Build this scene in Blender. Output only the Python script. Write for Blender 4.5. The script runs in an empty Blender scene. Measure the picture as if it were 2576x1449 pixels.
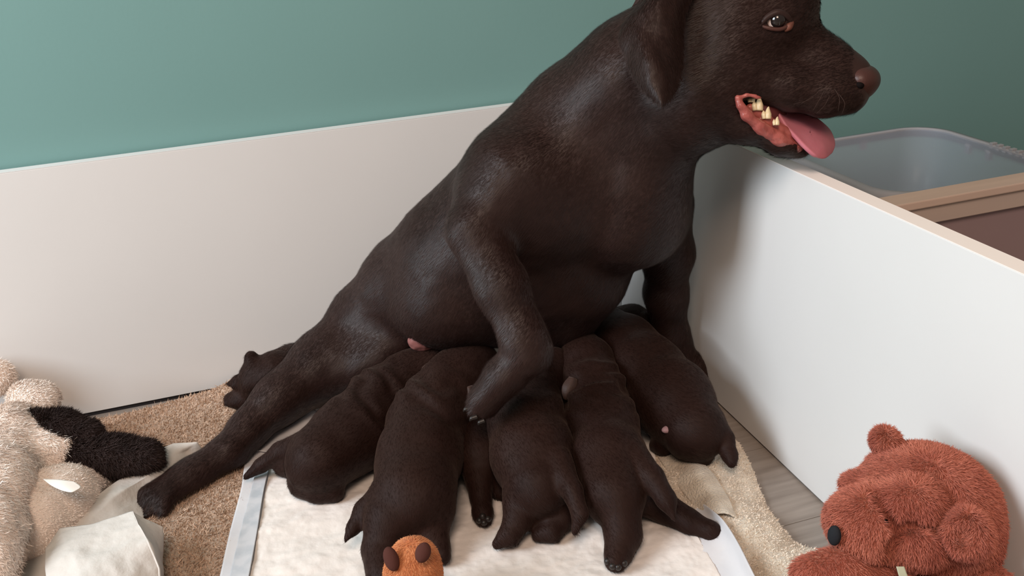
import bpy, bmesh, math, random
import numpy as np
from mathutils import Vector, Matrix
from mathutils import noise as mnoise
from mathutils.bvhtree import BVHTree
random.seed(4); RNG = np.random.default_rng(7)
sc = bpy.context.scene

# ---------------------------------------------------------------- camera
F = 2354.6                                    # focal length in pixels of the 2576 px frame
CAM = np.array([-0.53438, -1.23757, 0.63955])
def cam_axes(yaw, pitch, roll):
    f = np.array([math.sin(yaw)*math.cos(pitch), math.cos(yaw)*math.cos(pitch), -math.sin(pitch)])
    r = np.cross(f, [0, 0, 1.0]); r /= np.linalg.norm(r); u = np.cross(r, f)
    c, s = math.cos(roll), math.sin(roll)
    return c*r+s*u, -s*r+c*u, f
RX, UP, FW = cam_axes(0.280693, 0.412575, -0.0670006)
cam_data = bpy.data.cameras.new('camera'); cam = bpy.data.objects.new('camera', cam_data)
sc.collection.objects.link(cam)
cam_data.sensor_width = 36.0; cam_data.lens = F/2576*36.0; cam_data.clip_start = 0.02
M4 = Matrix.Identity(4)
for i in range(3):
    M4[i][0] = RX[i]; M4[i][1] = UP[i]; M4[i][2] = -FW[i]; M4[i][3] = CAM[i]
cam.matrix_world = M4
sc.camera = cam

# ---------------------------------------------------------------- world, lights, exposure
w = bpy.data.worlds.new('room_light'); sc.world = w; w.use_nodes = True
w.node_tree.nodes['Background'].inputs[0].default_value = (1.0, 0.84, 0.73, 1)
w.node_tree.nodes['Background'].inputs[1].default_value = 0.25
def area(name, loc, target, sx, sy, power, col):
    d = bpy.data.lights.new(name, 'AREA'); d.shape = 'RECTANGLE'; d.size = sx; d.size_y = sy
    d.energy = power; d.color = col
    o = bpy.data.objects.new(name, d); sc.collection.objects.link(o); o.location = loc
    o.rotation_euler = (Vector(target)-Vector(loc)).to_track_quat('-Z', 'Y').to_euler()
    return o
area('window_light', (-2.3, -0.75, 1.35), (0.0, -0.45, 0.2), 1.1, 1.1, 63, (0.85, 0.935, 1.0))
area('ceiling_light', (-0.9, -1.9, 2.1), (-0.5, 0, 0.3), 0.8, 0.8, 32, (1.0, 0.77, 0.61))
sc.cycles.max_bounces = 8; sc.cycles.diffuse_bounces = 4; sc.cycles.glossy_bounces = 2; sc.cycles.transmission_bounces = 6
sc.view_settings.view_transform = 'Standard'; sc.view_settings.look = 'None'
sc.view_settings.exposure = 0.0; sc.view_settings.gamma = 1.0; sc.view_settings.use_curve_mapping = False

# ---------------------------------------------------------------- helpers: points
def ray(x, y): return FW+(x-1288)/F*RX-(y-724.5)/F*UP
def at(x, y, t): return CAM+t*ray(x, y)                     # a point at distance t along the view axis
def tz(x, y, z): return (z-CAM[2])/ray(x, y)[2]
def atz(x, y, z): return at(x, y, tz(x, y, z))              # a point at height z
def aty(x, y, Y): d = ray(x, y); return CAM+d*((Y-CAM[1])/d[1])
def atx(x, y, X): d = ray(x, y); return CAM+d*((X-CAM[0])/d[0])
def N3(v): v = np.asarray(v, float); return v/np.linalg.norm(v)

# ---------------------------------------------------------------- helpers: objects
def link(o, parent=None):
    sc.collection.objects.link(o)
    if parent is not None: o.parent = parent; o.matrix_parent_inverse = parent.matrix_world.inverted() if False else Matrix.Translation(-Vector(parent.location))
    return o
def mesh_obj(name, V, Fc, mat, parent=None, smooth=True):
    me = bpy.data.meshes.new(name)
    V = np.asarray(V, np.float32)
    if isinstance(Fc, np.ndarray):
        k = Fc.shape[1]; nf = len(Fc)
        me.vertices.add(len(V)); me.vertices.foreach_set('co', V.ravel())
        me.loops.add(nf*k); me.loops.foreach_set('vertex_index', Fc.astype(np.int32).ravel())
        me.polygons.add(nf); me.polygons.foreach_set('loop_start', np.arange(0, nf*k, k, dtype=np.int32))
        me.update(calc_edges=True); me.validate()
    else:
        me.from_pydata([tuple(map(float, v)) for v in V], [], Fc); me.update()
    me.polygons.foreach_set('use_smooth', np.full(len(me.polygons), smooth))
    me.materials.append(mat)
    return link(bpy.data.objects.new(name, me), parent)
def tag(o, label=None, cat=None, group=None, kind=None):
    for k, v in (('label', label), ('category', cat), ('group', group), ('kind', kind)):
        if v: o[k] = v
    return o
def empty(name, loc, label=None, cat=None, group=None):
    o = bpy.data.objects.new(name, None); o.empty_display_size = .05
    sc.collection.objects.link(o); o.location = Vector([float(a) for a in loc])
    return tag(o, label, cat, group)
def box(name, lo, hi, mat, parent=None, bevel=0.0):
    bm = bmesh.new(); bmesh.ops.create_cube(bm, size=1.0)
    lo, hi = Vector(lo), Vector(hi)
    for v in bm.verts: v.co = Vector([(lo[i]+hi[i])/2+v.co[i]*(hi[i]-lo[i]) for i in range(3)])
    if bevel: bmesh.ops.bevel(bm, geom=bm.edges[:], offset=bevel, segments=2, affect='EDGES', profile=.6)
    me = bpy.data.meshes.new(name); bm.to_mesh(me); bm.free(); me.materials.append(mat)
    return link(bpy.data.objects.new(name, me), parent)

# ---------------------------------------------------------------- helpers: materials
def mat(name, col, rough=.6, spec=.3, sheen=0.0, sheen_tint=None, col2=None, nscale=8.0, detail=4.0, bump=0.0, bscale=300.0,
        bdist=.002, trans=0.0, ior=1.45, alpha=1.0, sss=0.0, sss_col=None, coat=0.0, stretch=None, rough2=None, mixpow=(.35, .65)):
    m = bpy.data.materials.new(name); m.use_nodes = True
    nt = m.node_tree; b = nt.nodes['Principled BSDF']
    b.inputs['Base Color'].default_value = (*col, 1); b.inputs['Roughness'].default_value = rough
    b.inputs['Specular IOR Level'].default_value = spec; b.inputs['IOR'].default_value = ior
    b.inputs['Sheen Weight'].default_value = sheen; b.inputs['Sheen Roughness'].default_value = .45
    if sheen_tint: b.inputs['Sheen Tint'].default_value = (*sheen_tint, 1)
    b.inputs['Transmission Weight'].default_value = trans; b.inputs['Alpha'].default_value = alpha
    b.inputs['Coat Weight'].default_value = coat
    if sss: b.inputs['Subsurface Weight'].default_value = sss; b.inputs['Subsurface Radius'].default_value = (.012, .005, .003); b.inputs['Subsurface Scale'].default_value = 1.0
    tc = nt.nodes.new('ShaderNodeTexCoord'); mp = nt.nodes.new('ShaderNodeMapping')
    nt.links.new(tc.outputs['Object'], mp.inputs['Vector'])
    if stretch: mp.inputs['Scale'].default_value = stretch
    if col2:
        n = nt.nodes.new('ShaderNodeTexNoise'); n.inputs['Scale'].default_value = nscale; n.inputs['Detail'].default_value = detail
        nt.links.new(mp.outputs['Vector'], n.inputs['Vector'])
        mr = nt.nodes.new('ShaderNodeMapRange'); mr.inputs['From Min'].default_value = mixpow[0]; mr.inputs['From Max'].default_value = mixpow[1]
        nt.links.new(n.outputs['Fac'], mr.inputs['Value'])
        mx = nt.nodes.new('ShaderNodeMix'); mx.data_type = 'RGBA'
        mx.inputs['A'].default_value = (*col, 1); mx.inputs['B'].default_value = (*col2, 1)
        nt.links.new(mr.outputs['Result'], mx.inputs['Factor']); nt.links.new(mx.outputs['Result'], b.inputs['Base Color'])
        if rough2 is not None:
            mr2 = nt.nodes.new('ShaderNodeMapRange'); mr2.inputs['To Min'].default_value = rough; mr2.inputs['To Max'].default_value = rough2
            nt.links.new(mr.outputs['Result'], mr2.inputs['Value']); nt.links.new(mr2.outputs['Result'], b.inputs['Roughness'])
    if bump:
        n2 = nt.nodes.new('ShaderNodeTexNoise'); n2.inputs['Scale'].default_value = bscale; n2.inputs['Detail'].default_value = 3.0
        nt.links.new(mp.outputs['Vector'], n2.inputs['Vector'])
        bp = nt.nodes.new('ShaderNodeBump'); bp.inputs['Strength'].default_value = bump; bp.inputs['Distance'].default_value = bdist
        nt.links.new(n2.outputs['Fac'], bp.inputs['Height']); nt.links.new(bp.outputs['Normal'], b.inputs['Normal'])
    return m
M = {}
M['teal'] = mat('teal_paint', (.172, .318, .306), .75, .25, col2=(.184, .332, .32), nscale=2.0, bump=.08, bscale=220, bdist=.001)
M['board'] = mat('white_melamine', (.70, .69, .68), .38, .4, col2=(.715, .705, .695), nscale=5, bump=.02, bscale=500, bdist=.0005)
M['edge'] = mat('cream_edge_band', (.90, .80, .74), .45, .35)
M['gap'] = mat('dark_gap', (.03, .028, .03), .9, .1)
M['plank'] = mat('grey_laminate', (.22, .185, .16), .45, .35, col2=(.33, .285, .25), nscale=7, detail=8, stretch=(1.2, 14, 8), bump=.08, bscale=30, bdist=.0006, mixpow=(.3, .7))
COAT = (.021, .0090, .0070)
M['coat'] = mat('chocolate_coat', COAT, .50, .28, sheen=.10, sheen_tint=(.55, .45, .42), col2=(.032, .0150, .0118), nscale=7, bump=.12, bscale=420, bdist=.001)
M['coat_pup'] = mat('puppy_coat', (.0160, .0062, .0045), .62, .15, sheen=.12, sheen_tint=(.50, .36, .30), col2=(.0215, .0090, .0064), nscale=14, bump=.2, bscale=700, bdist=.001)
M['coat_hair'] = mat('chocolate_hair', (.020, .0088, .0070), .47, .32, col2=(.030, .0138, .0108), nscale=22)
M['pup_hair'] = mat('puppy_hair', (.0165, .0066, .0048), .58, .16, col2=(.0245, .0105, .0074), nscale=40)
M['pup_ear'] = mat('puppy_ear', (.050, .026, .020), .55, .3, sheen=.3, sheen_tint=(.5, .4, .36), bump=.2, bscale=700, bdist=.001)
M['lid'] = mat('dark_eyelid', (.060, .022, .016), .45, .35)
M['pup_skin'] = mat('pale_belly_skin', (.30, .17, .17), .5, .3)
M['coat_light'] = mat('pale_brown_skin', (.16, .06, .04), .5, .3, col2=(.10, .04, .03), nscale=60)
M['nose_dog'] = mat('brown_nose', (.062, .023, .018), .42, .5, bump=.4, bscale=900, bdist=.0006)
M['black'] = mat('black_hole', (.006, .004, .004), .8, .1)
M['tongue'] = mat('pink_tongue', (.58, .20, .245), .40, .45, sss=.15, col2=(.50, .15, .19), nscale=25, bump=.2, bscale=900, bdist=.0006)
M['gum'] = mat('pink_gum', (.46, .13, .11), .30, .5, sss=.1, col2=(.30, .07, .06), nscale=70, bump=.4, bscale=250, bdist=.0015)
M['mouth'] = mat('dark_mouth', (.12, .025, .025), .4, .4)
M['tooth'] = mat('ivory_tooth', (.72, .58, .36), .3, .5)
M['eye'] = mat('eye_white', (.62, .48, .42), .15, .5)
M['iris'] = mat('dark_iris', (.012, .008, .007), .06, .5, coat=.6)
M['skin_pink'] = mat('bare_pink_skin', (.25, .10, .09), .55, .3, col2=(.19, .065, .06), nscale=40, bump=.3, bscale=200, bdist=.001)
M['claw'] = mat('dark_claw', (.02, .015, .013), .35, .4)
M['teddy'] = mat('rust_plush', (.31, .088, .060), .85, .1, sheen=.5, sheen_tint=(.9, .45, .3), col2=(.26, .068, .038), nscale=40, bump=.8, bscale=260, bdist=.003)
M['teddy_fur'] = mat('rust_plush_pile', (.50, .168, .112), .8, .12, sheen=.3, sheen_tint=(.9, .5, .35), col2=(.38, .112, .078), nscale=30)
M['felt_black'] = mat('black_felt', (.016, .017, .02), .85, .15, bump=.3, bscale=900, bdist=.0005)
M['ribbon'] = mat('pale_green_ribbon', (.42, .42, .30), .6, .2)
M['cream'] = mat('cream_fleece', (.93, .82, .74), .9, .1, sheen=.3, col2=(.82, .69, .61), nscale=30, bump=.8, bscale=200, bdist=.003)
M['cream_fur'] = mat('cream_fleece_pile', (.97, .88, .81), .85, .1, sheen=.3, col2=(.88, .76, .68), nscale=40)
M['cream_short'] = mat('cream_short_plush', (.86, .73, .64), .9, .1, sheen=.3, col2=(.80, .66, .57), nscale=30, bump=.5, bscale=400, bdist=.002)
M['dark_fleece'] = mat('dark_fleece', (.030, .019, .018), .9, .1, sheen=.25, sheen_tint=(.4, .3, .28), bump=.8, bscale=260, bdist=.003)
M['dark_fur'] = mat('dark_fleece_pile', (.036, .023, .021), .85, .12, sheen=.2, sheen_tint=(.4, .3, .28), col2=(.022, .014, .013), nscale=50)
M['label'] = mat('satin_label', (.80, .74, .68), .5, .3)
M['orange'] = mat('orange_plush', (.58, .23, .10), .85, .1, sheen=.5, sheen_tint=(1, .6, .4), col2=(.40, .11, .04), nscale=40, bump=.6, bscale=350, bdist=.002)
M['orange_fur'] = mat('orange_plush_pile', (.66, .27, .115), .8, .12, sheen=.3, col2=(.55, .20, .08), nscale=40)
M['brown_felt'] = mat('brown_felt', (.075, .028, .022), .9, .1, bump=.3, bscale=700, bdist=.0006)
M['terry'] = mat('taupe_terry', (.50, .36, .265), .95, .05, sheen=.3, col2=(.42, .295, .215), nscale=50, bump=1.0, bscale=420, bdist=.003)
M['terry_pile'] = mat('taupe_terry_pile', (.66, .48, .36), .95, .05, col2=(.46, .325, .235), nscale=140)
M['towel'] = mat('cream_terry', (.78, .69, .57), .95, .05, sheen=.3, col2=(.54, .44, .34), nscale=40, bump=1.0, bscale=420, bdist=.003)
M['towel_pile'] = mat('cream_terry_pile', (.92, .82, .71), .95, .05, col2=(.84, .73, .61), nscale=60)
M['pad'] = mat('white_quilted_pad', (.79, .72, .67), .75, .2, col2=(.755, .69, .645), nscale=14, bump=.35, bscale=60, bdist=.004)
M['film'] = mat('bluish_film', (.66, .64, .65), .35, .4, col2=(.60, .60, .63), nscale=20, bump=.3, bscale=40, bdist=.003)
M['film_strip'] = mat('grey_blue_seal_strip', (.42, .44, .47), .4, .4, col2=(.54, .54, .56), nscale=45, mixpow=(.4, .6))
M['paper'] = mat('white_pad_sheet', (.62, .58, .54), .7, .2, col2=(.58, .54, .50), nscale=10, bump=.35, bscale=110, bdist=.003)
M['plastic'] = mat('frosted_plastic', (.66, .72, .84), .28, .5, trans=.45, ior=1.2, alpha=.42)
M['plastic_rim'] = mat('frosted_plastic_rim', (.52, .52, .56), .35, .5, trans=.25, ior=1.3, alpha=.85)
M['wood'] = mat('pale_wood', (.72, .55, .46), .55, .3, col2=(.66, .50, .42), nscale=6, detail=7, stretch=(1, 12, 12))
M['wood_dark'] = mat('brown_wood', (.55, .44, .39), .55, .3, col2=(.58, .46, .40), nscale=5, detail=7, stretch=(1, 12, 12))
M['mauve'] = mat('mauve_panel', (.33, .235, .245), .6, .25, col2=(.35, .25, .255), nscale=6)

# ---------------------------------------------------------------- helpers: smooth blended solids
def surface_nets(D, org, h):
    S = D < 0
    nx, ny, nz = D.shape
    cnt = np.zeros((nx-1, ny-1, nz-1), np.int8)
    for a in (0, 1):
        for b in (0, 1):
            for c in (0, 1): cnt += S[a:nx-1+a, b:ny-1+b, c:nz-1+c]
    act = (cnt > 0) & (cnt < 8)
    idx = np.argwhere(act); ids = np.full(act.shape, -1, np.int32); ids[act] = np.arange(len(idx))
    i, j, k = idx.T
    cv = {(a, b, c): D[i+a, j+b, k+c] for a in (0, 1) for b in (0, 1) for c in (0, 1)}
    P = np.zeros((len(idx), 3)); n = np.zeros(len(idx))
    for p in cv:
        for ax in range(3):
            if p[ax]: continue
            q = list(p); q[ax] = 1; q = tuple(q)
            va, vb = cv[p], cv[q]; m = (va < 0) != (vb < 0)
            tt = np.where(m, va/np.where(m, va-vb, 1), 0)
            pt = np.tile(np.array(p, float), (len(idx), 1)); pt[:, ax] += tt
            P += pt*m[:, None]; n += m
    P = P/n[:, None]+idx
    quads = []
    for ax in range(3):
        sl0 = [slice(None)]*3; sl1 = [slice(None)]*3; sl0[ax] = slice(0, -1); sl1[ax] = slice(1, None)
        A, B = S[tuple(sl0)], S[tuple(sl1)]
        e = np.argwhere(A != B); b, c = [(1, 2), (2, 0), (0, 1)][ax]
        ok = (e[:, b] > 0) & (e[:, c] > 0) & (e[:, b] < D.shape[b]-1) & (e[:, c] < D.shape[c]-1); e = e[ok]
        o = np.zeros(3, int); ob = o.copy(); ob[b] = 1; oc = o.copy(); oc[c] = 1
        g = lambda q: ids[q[:, 0], q[:, 1], q[:, 2]]
        q4 = np.stack([g(e), g(e-ob), g(e-ob-oc), g(e-oc)], 1)
        fl = ~A[tuple(e.T)]
        q4[fl] = q4[fl][:, ::-1]
        quads.append(q4)
    Q = np.concatenate(quads)
    return org+P*h, Q
def lap(V, Q, it=1, lam=.5):
    E = np.concatenate([Q[:, [a, (a+1) % 4]] for a in range(4)])
    for _ in range(it):
        S = np.zeros_like(V); n = np.zeros(len(V))
        for c in range(3):
            S[:, c] = np.bincount(E[:, 0], V[E[:, 1], c], len(V))+np.bincount(E[:, 1], V[E[:, 0], c], len(V))
        n = np.bincount(E[:, 0], minlength=len(V))+np.bincount(E[:, 1], minlength=len(V))
        V = V*(1-lam)+lam*S/n[:, None]
    return V
def vnormals(V, Q):
    a = V[Q[:, 0]]; n = np.cross(V[Q[:, 2]]-a, V[Q[:, 3]]-V[Q[:, 1]]) if Q.shape[1] == 4 else np.cross(V[Q[:, 1]]-a, V[Q[:, 2]]-a)
    out = np.zeros_like(V)
    for k in range(Q.shape[1]):
        for c in range(3): out[:, c] += np.bincount(Q[:, k], n[:, c], len(V))
    return out/np.maximum(np.linalg.norm(out, axis=1), 1e-12)[:, None]
class Solid:
    """blended solid: chains of tapering round limbs and ellipsoids, added or cut away"""
    def __init__(s, k=.02): s.p = []; s.k = k
    def chain(s, pts, k=None, cut=False):               # pts: (x, y, t, r_px) seen through the lens -> world positions and radii
        for a, b in zip(pts[:-1], pts[1:]):
            s.limb(at(*a[:3]), a[3]*a[2]/F, at(*b[:3]), b[3]*b[2]/F, k, cut)
        return s
    def chainz(s, pts, k=None, cut=False):              # pts: (x, y, height, r_px)
        return s.chain([(x, y, tz(x, y, z), r) for x, y, z, r in pts], k, cut)
    def limb(s, A, ra, B, rb, k=None, cut=False): s.p.append(('L', np.array(A), ra, np.array(B), rb, s.k if k is None else k, cut)); return s
    def ell(s, x, y, t, rx, ry, rd, rot=0, k=None, cut=False):   # ellipsoid, radii across / up (px) and along the view (m), turned by rot degrees
        c, sn = math.cos(math.radians(rot)), math.sin(math.radians(rot)); v = N3(ray(x, y))
        r = N3(RX-v*np.dot(RX, v)); u = np.cross(r, v)
        R = np.stack([c*r+sn*u, -sn*r+c*u, v])
        s.p.append(('E', at(x, y, t), np.array([rx*t/F, ry*t/F, rd]), R, None, s.k if k is None else k, cut)); return s
    def ellw(s, P, rad, R, k=None, cut=False): s.p.append(('E', np.array(P), np.array(rad), np.array(R), None, s.k if k is None else k, cut)); return s
    def build(s, h, floor=None, smooth=2, ymax=None, xmax=None):
        lo = np.full(3, 9.0); hi = np.full(3, -9.0)
        for p in s.p:
            if p[6]: continue
            if p[0] == 'L': l, u = np.minimum(p[1]-p[2], p[3]-p[4]), np.maximum(p[1]+p[2], p[3]+p[4])
            else: l, u = p[1]-p[2].max(), p[1]+p[2].max()
            lo = np.minimum(lo, l); hi = np.maximum(hi, u)
        lo -= 4*h; hi += 4*h
        n = np.ceil((hi-lo)/h).astype(int)+1
        D = np.full(n, .5, np.float32)
        for p in s.p:
            k = p[5]
            if p[0] == 'L': l, u = np.minimum(p[1]-p[2], p[3]-p[4]), np.maximum(p[1]+p[2], p[3]+p[4])
            else: l, u = p[1]-p[2].max(), p[1]+p[2].max()
            a = np.clip(np.floor((l-k-2*h-lo)/h).astype(int), 0, n-1); b = np.clip(np.ceil((u+k+2*h-lo)/h).astype(int)+1, 1, n)
            if (b <= a).any(): continue
            g = [lo[c]+np.arange(a[c], b[c])*h for c in range(3)]
            X, Y, Z = np.meshgrid(*g, indexing='ij', sparse=True)
            if p[0] == 'L':
                A, ra, B, rb = p[1:5]; ba = B-A; L2 = max(ba@ba, 1e-12)
                t = np.clip(((X-A[0])*ba[0]+(Y-A[1])*ba[1]+(Z-A[2])*ba[2])/L2, 0, 1)
                d = np.sqrt((X-A[0]-t*ba[0])**2+(Y-A[1]-t*ba[1])**2+(Z-A[2]-t*ba[2])**2)-(ra+t*(rb-ra))
            else:
                C, rad, R = p[1:4]; X0, Y0, Z0 = X-C[0], Y-C[1], Z-C[2]
                q = [(R[c, 0]*X0+R[c, 1]*Y0+R[c, 2]*Z0) for c in range(3)]
                k0 = np.sqrt(sum((q[c]/rad[c])**2 for c in range(3))); k1 = np.sqrt(sum((q[c]/rad[c]**2)**2 for c in range(3)))
                d = k0*(k0-1)/np.maximum(k1, 1e-9)
            sl = tuple(slice(a[c], b[c]) for c in range(3)); O = D[sl]
            if p[6]:
                d = -d; hh = np.maximum(k-np.abs(O-d), 0)/max(k, 1e-9); D[sl] = np.maximum(O, d)+hh*hh*k*.25
            else:
                hh = np.maximum(k-np.abs(O-d), 0)/max(k, 1e-9); D[sl] = np.minimum(O, d)-hh*hh*k*.25
        V, Q = surface_nets(D, lo, h)
        V = lap(V, Q, smooth)
        if floor is not None: V[:, 2] = np.where(V[:, 2] < floor+.004, floor+.004*np.exp((np.minimum(V[:, 2], floor+.004)-floor-.004)/.004), V[:, 2])
        if ymax is not None: V[:, 1] = np.minimum(V[:, 1], ymax)
        if xmax is not None: V[:, 0] = np.minimum(V[:, 0], xmax)
        return V, Q
def ripple(V, Q, amp, scale, seed=0.0):                  # uneven surface: low lumps along the normals
    Nn = vnormals(V, Q)
    d = np.array([mnoise.noise(Vector(v)*scale+Vector((seed, 0, 0))) for v in V.tolist()])
    return V+Nn*(d*amp)[:, None]
def folds(V, Q, c, axis, reach, period, amp, spread):     # skin folds: ridges across an axis near a point
    Nn = vnormals(V, Q); a = N3(axis); d = V-c
    s = d@a; r = np.linalg.norm(d-np.outer(s, a), axis=1)
    wob = np.array([mnoise.noise(Vector(v)*30) for v in V.tolist()])
    env = np.exp(-(s/reach)**2)*np.exp(-(r/spread)**2)
    return V+Nn*(env*amp*np.sin(2*math.pi*s/period+wob*3.2))[:, None]
def bvh_of(V, Q): return BVHTree.FromPolygons([tuple(v) for v in V.tolist()], Q.tolist())
def hit(b, x, y):
    d = N3(ray(x, y)); l, n, i, dist = b.ray_cast(Vector(CAM), Vector(d)); 
    if l is None: return at(x, y, 1.0), -d
    return np.array(l), np.array(n)

def pile(name, obj_V, obj_Q, n, length, width, m, parent, flow=(0, 0, -1), lay=.6, rnd=.5, curl=.3, mask=None, vis=True, seed=1, flat=False, fine=False):
    """fur or cloth pile: many short thin blades rooted on a surface, one mesh"""
    rg = np.random.default_rng(seed)
    V, Q = obj_V, obj_Q
    T = np.concatenate([Q[:, [0, 1, 2]], Q[:, [0, 2, 3]]]) if Q.shape[1] == 4 else Q
    a, b, c = V[T[:, 0]], V[T[:, 1]], V[T[:, 2]]
    fn = np.cross(b-a, c-a); ar = np.linalg.norm(fn, axis=1); fn = fn/np.maximum(ar, 1e-12)[:, None]
    ce = (a+b+c)/3
    wgt = ar.copy()
    if vis: wgt *= (((CAM-ce)*fn).sum(1) > -.35*np.linalg.norm(CAM-ce, axis=1))       # no pile on the undersides
    if mask is not None: wgt *= mask(ce, fn)
    pick = rg.choice(len(T), n, p=wgt/wgt.sum())
    u, v = rg.random(n), rg.random(n); f = u+v > 1; u[f], v[f] = 1-u[f], 1-v[f]
    P = a[pick]+(b[pick]-a[pick])*u[:, None]+(c[pick]-a[pick])*v[:, None]; Nn = fn[pick]
    fl = flow(P, Nn) if callable(flow) else np.asarray(flow, float); fl = np.broadcast_to(fl, Nn.shape) if fl.ndim == 1 else fl
    fl = fl-Nn*(fl*Nn).sum(1)[:, None]; fl = fl/np.maximum(np.linalg.norm(fl, axis=1), 1e-6)[:, None]
    d = Nn*(1-lay)+fl*lay+rg.normal(0, rnd, (n, 3)); d = d/np.linalg.norm(d, axis=1)[:, None]
    d = np.where(((d*Nn).sum(1) < .12)[:, None], d+Nn*.3, d); d = d/np.linalg.norm(d, axis=1)[:, None]
    L = length*(.6+.7*rg.random(n))
    side = np.cross(d, Nn) if flat else np.cross(d, rg.normal(0, 1, (n, 3))); side = side/np.maximum(np.linalg.norm(side, axis=1), 1e-9)[:, None]
    bend = rg.normal(0, curl, (n, 3))+fl*lay*.5
    p0 = P-Nn*width; p1 = p0+d*(L*.5)[:, None]; p2 = p0+d*(L*.95)[:, None]+bend*(L*.5)[:, None]
    W = side*width
    if fine:                                                  # one tapering blade per hair
        VV = np.stack([p0-W*.6, p0+W*.6, p2], 1).reshape(-1, 3); o = mesh_obj(name, VV, np.arange(n*3).reshape(-1, 3), m, parent); o['kind'] = 'stuff'
        return o
    VV = np.stack([p0-W*.5, p0+W*.5, p1+W*.45, p1-W*.45, p2], 1).reshape(-1, 3)
    base = np.arange(n)[:, None]*5
    TT = np.concatenate([base+[0, 1, 2], base+[0, 2, 3], base+[3, 2, 4]])
    o = mesh_obj(name, VV, TT, m, parent); o['kind'] = 'stuff'
    return o
def catmull(P, n):
    P = np.asarray(P, float); m = len(P); out = []
    for i in np.linspace(0, m-1, n):
        k = min(int(i), m-2); f = i-k
        p0, p1, p2, p3 = P[max(k-1, 0)], P[k], P[k+1], P[min(k+2, m-1)]
        out.append(.5*((2*p1)+(-p0+p2)*f+(2*p0-5*p1+4*p2-p3)*f*f+(-p0+3*p1-3*p2+p3)*f**3))
    return np.array(out)
def polyl(P, n):
    P = np.asarray(P, float); s_ = np.linspace(0, len(P)-1, n); k = np.minimum(s_.astype(int), len(P)-2); f = (s_-k)[:, None]
    return P[k]*(1-f)+P[k+1]*f
def sheet(ctrl, nu, nv, noise=(), thick=.002, crisp=False):
    """cloth or skin sheet through a grid of control points (rows of 3-D points); noise: (amp, scale, seed)"""
    C = np.array(ctrl, float)
    ip = polyl if crisp else catmull
    rows = np.array([ip(r, nu) for r in C]); G = np.array([ip(rows[:, i], nv) for i in range(nu)]).transpose(1, 0, 2)
    V = G.reshape(-1, 3)
    I = np.arange(nu*nv).reshape(nv, nu)
    Q = np.stack([I[:-1, :-1], I[:-1, 1:], I[1:, 1:], I[1:, :-1]], -1).reshape(-1, 4)
    Nn = vnormals(V, Q)
    if (Nn.mean(0)*(CAM-V.mean(0))).sum() < 0: Q = Q[:, ::-1]; Nn = -Nn; flip = True
    else: flip = False
    for amp, scale, seed in noise:
        d = np.array([mnoise.noise(Vector((v[0]*scale[0], v[1]*scale[1], v[2]*scale[2]))+Vector((seed, seed*.7, 0))) for v in V.tolist()])
        V = V+Nn*(d*amp)[:, None]
    nn = len(V); B = V-Nn*thick
    rim = np.concatenate([I[0, :], I[1:, -1], I[-1, -2::-1], I[-2:0:-1, 0]])
    side = np.stack([rim, np.roll(rim, -1), np.roll(rim, -1)+nn, rim+nn], 1)
    if not flip: side = side[:, ::-1]
    return np.concatenate([V, B]), np.concatenate([Q, Q[:, ::-1]+nn, side]), (V, Q)

# ================================================================ the setting
FLOOR = empty('floor', (0, 0, 0)); tag(FLOOR, 'grey wood-look laminate floor', None, kind='structure')
pw, gap = .135, .0008
rows = [(-1.9+pw*i) for i in range(15)]
sub = box('subfloor', (-2.6, -1.95, -.012), (2.6, .03, -.0075), M['gap'], FLOOR)
plank_me = {}
for i, y0 in enumerate(rows):
    y1 = min(y0+pw-gap, .03)
    if y1-y0 < .01: continue
    x = -2.6-random.random()*.5
    while x < 2.6:
        x1 = x+.86
        a, b = max(x, -2.6), min(x1-gap, 2.6)
        if b-a > .02: box('plank', (a, y0, -.0075), (b, y1, 0), M['plank'], FLOOR, .0006)
        x = x1
wall = box('wall_back', (-2.6, .022, -.01), (2.6, .10, 2.0), M['teal']); tag(wall, 'teal painted wall behind the white box', kind='structure')

H = .35
def board(name, lo, hi, label, edge_lo, edge_hi):
    r = empty(name, ((lo[0]+hi[0])/2, (lo[1]+hi[1])/2, 0), label, 'panel')
    box('panel', lo, hi, M['board'], r, .0008)
    return r
pb = board('whelping_box_panel', (-1.25, 0, .0065), (.018, .016, H-.0008), 'long white board along the teal wall behind the dog', None, None)
box('edge_band', (-1.25, 0, H-.0008), (.018, .016, H), M['board'], pb)
box('shadow_gap_strip', (-1.25, .003, .0), (.018, .015, .0067), M['gap'], pb)
pr = board('whelping_box_panel', (0, -1.35, .003), (.018, -.0004, H-.0008), 'white side board with cream top edge beside the red teddy bear', None, None)
box('edge_band', (0, -1.35, H-.0008), (.018, -.0004, H), M['edge'], pr)
box('shadow_gap_strip', (.003, -1.35, 0), (.016, -.0004, .0032), M['gap'], pr)

# ================================================================ towels and pads
def pz(rows): return [[atz(x, y, z) for x, y, z in r] for r in rows]
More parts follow.
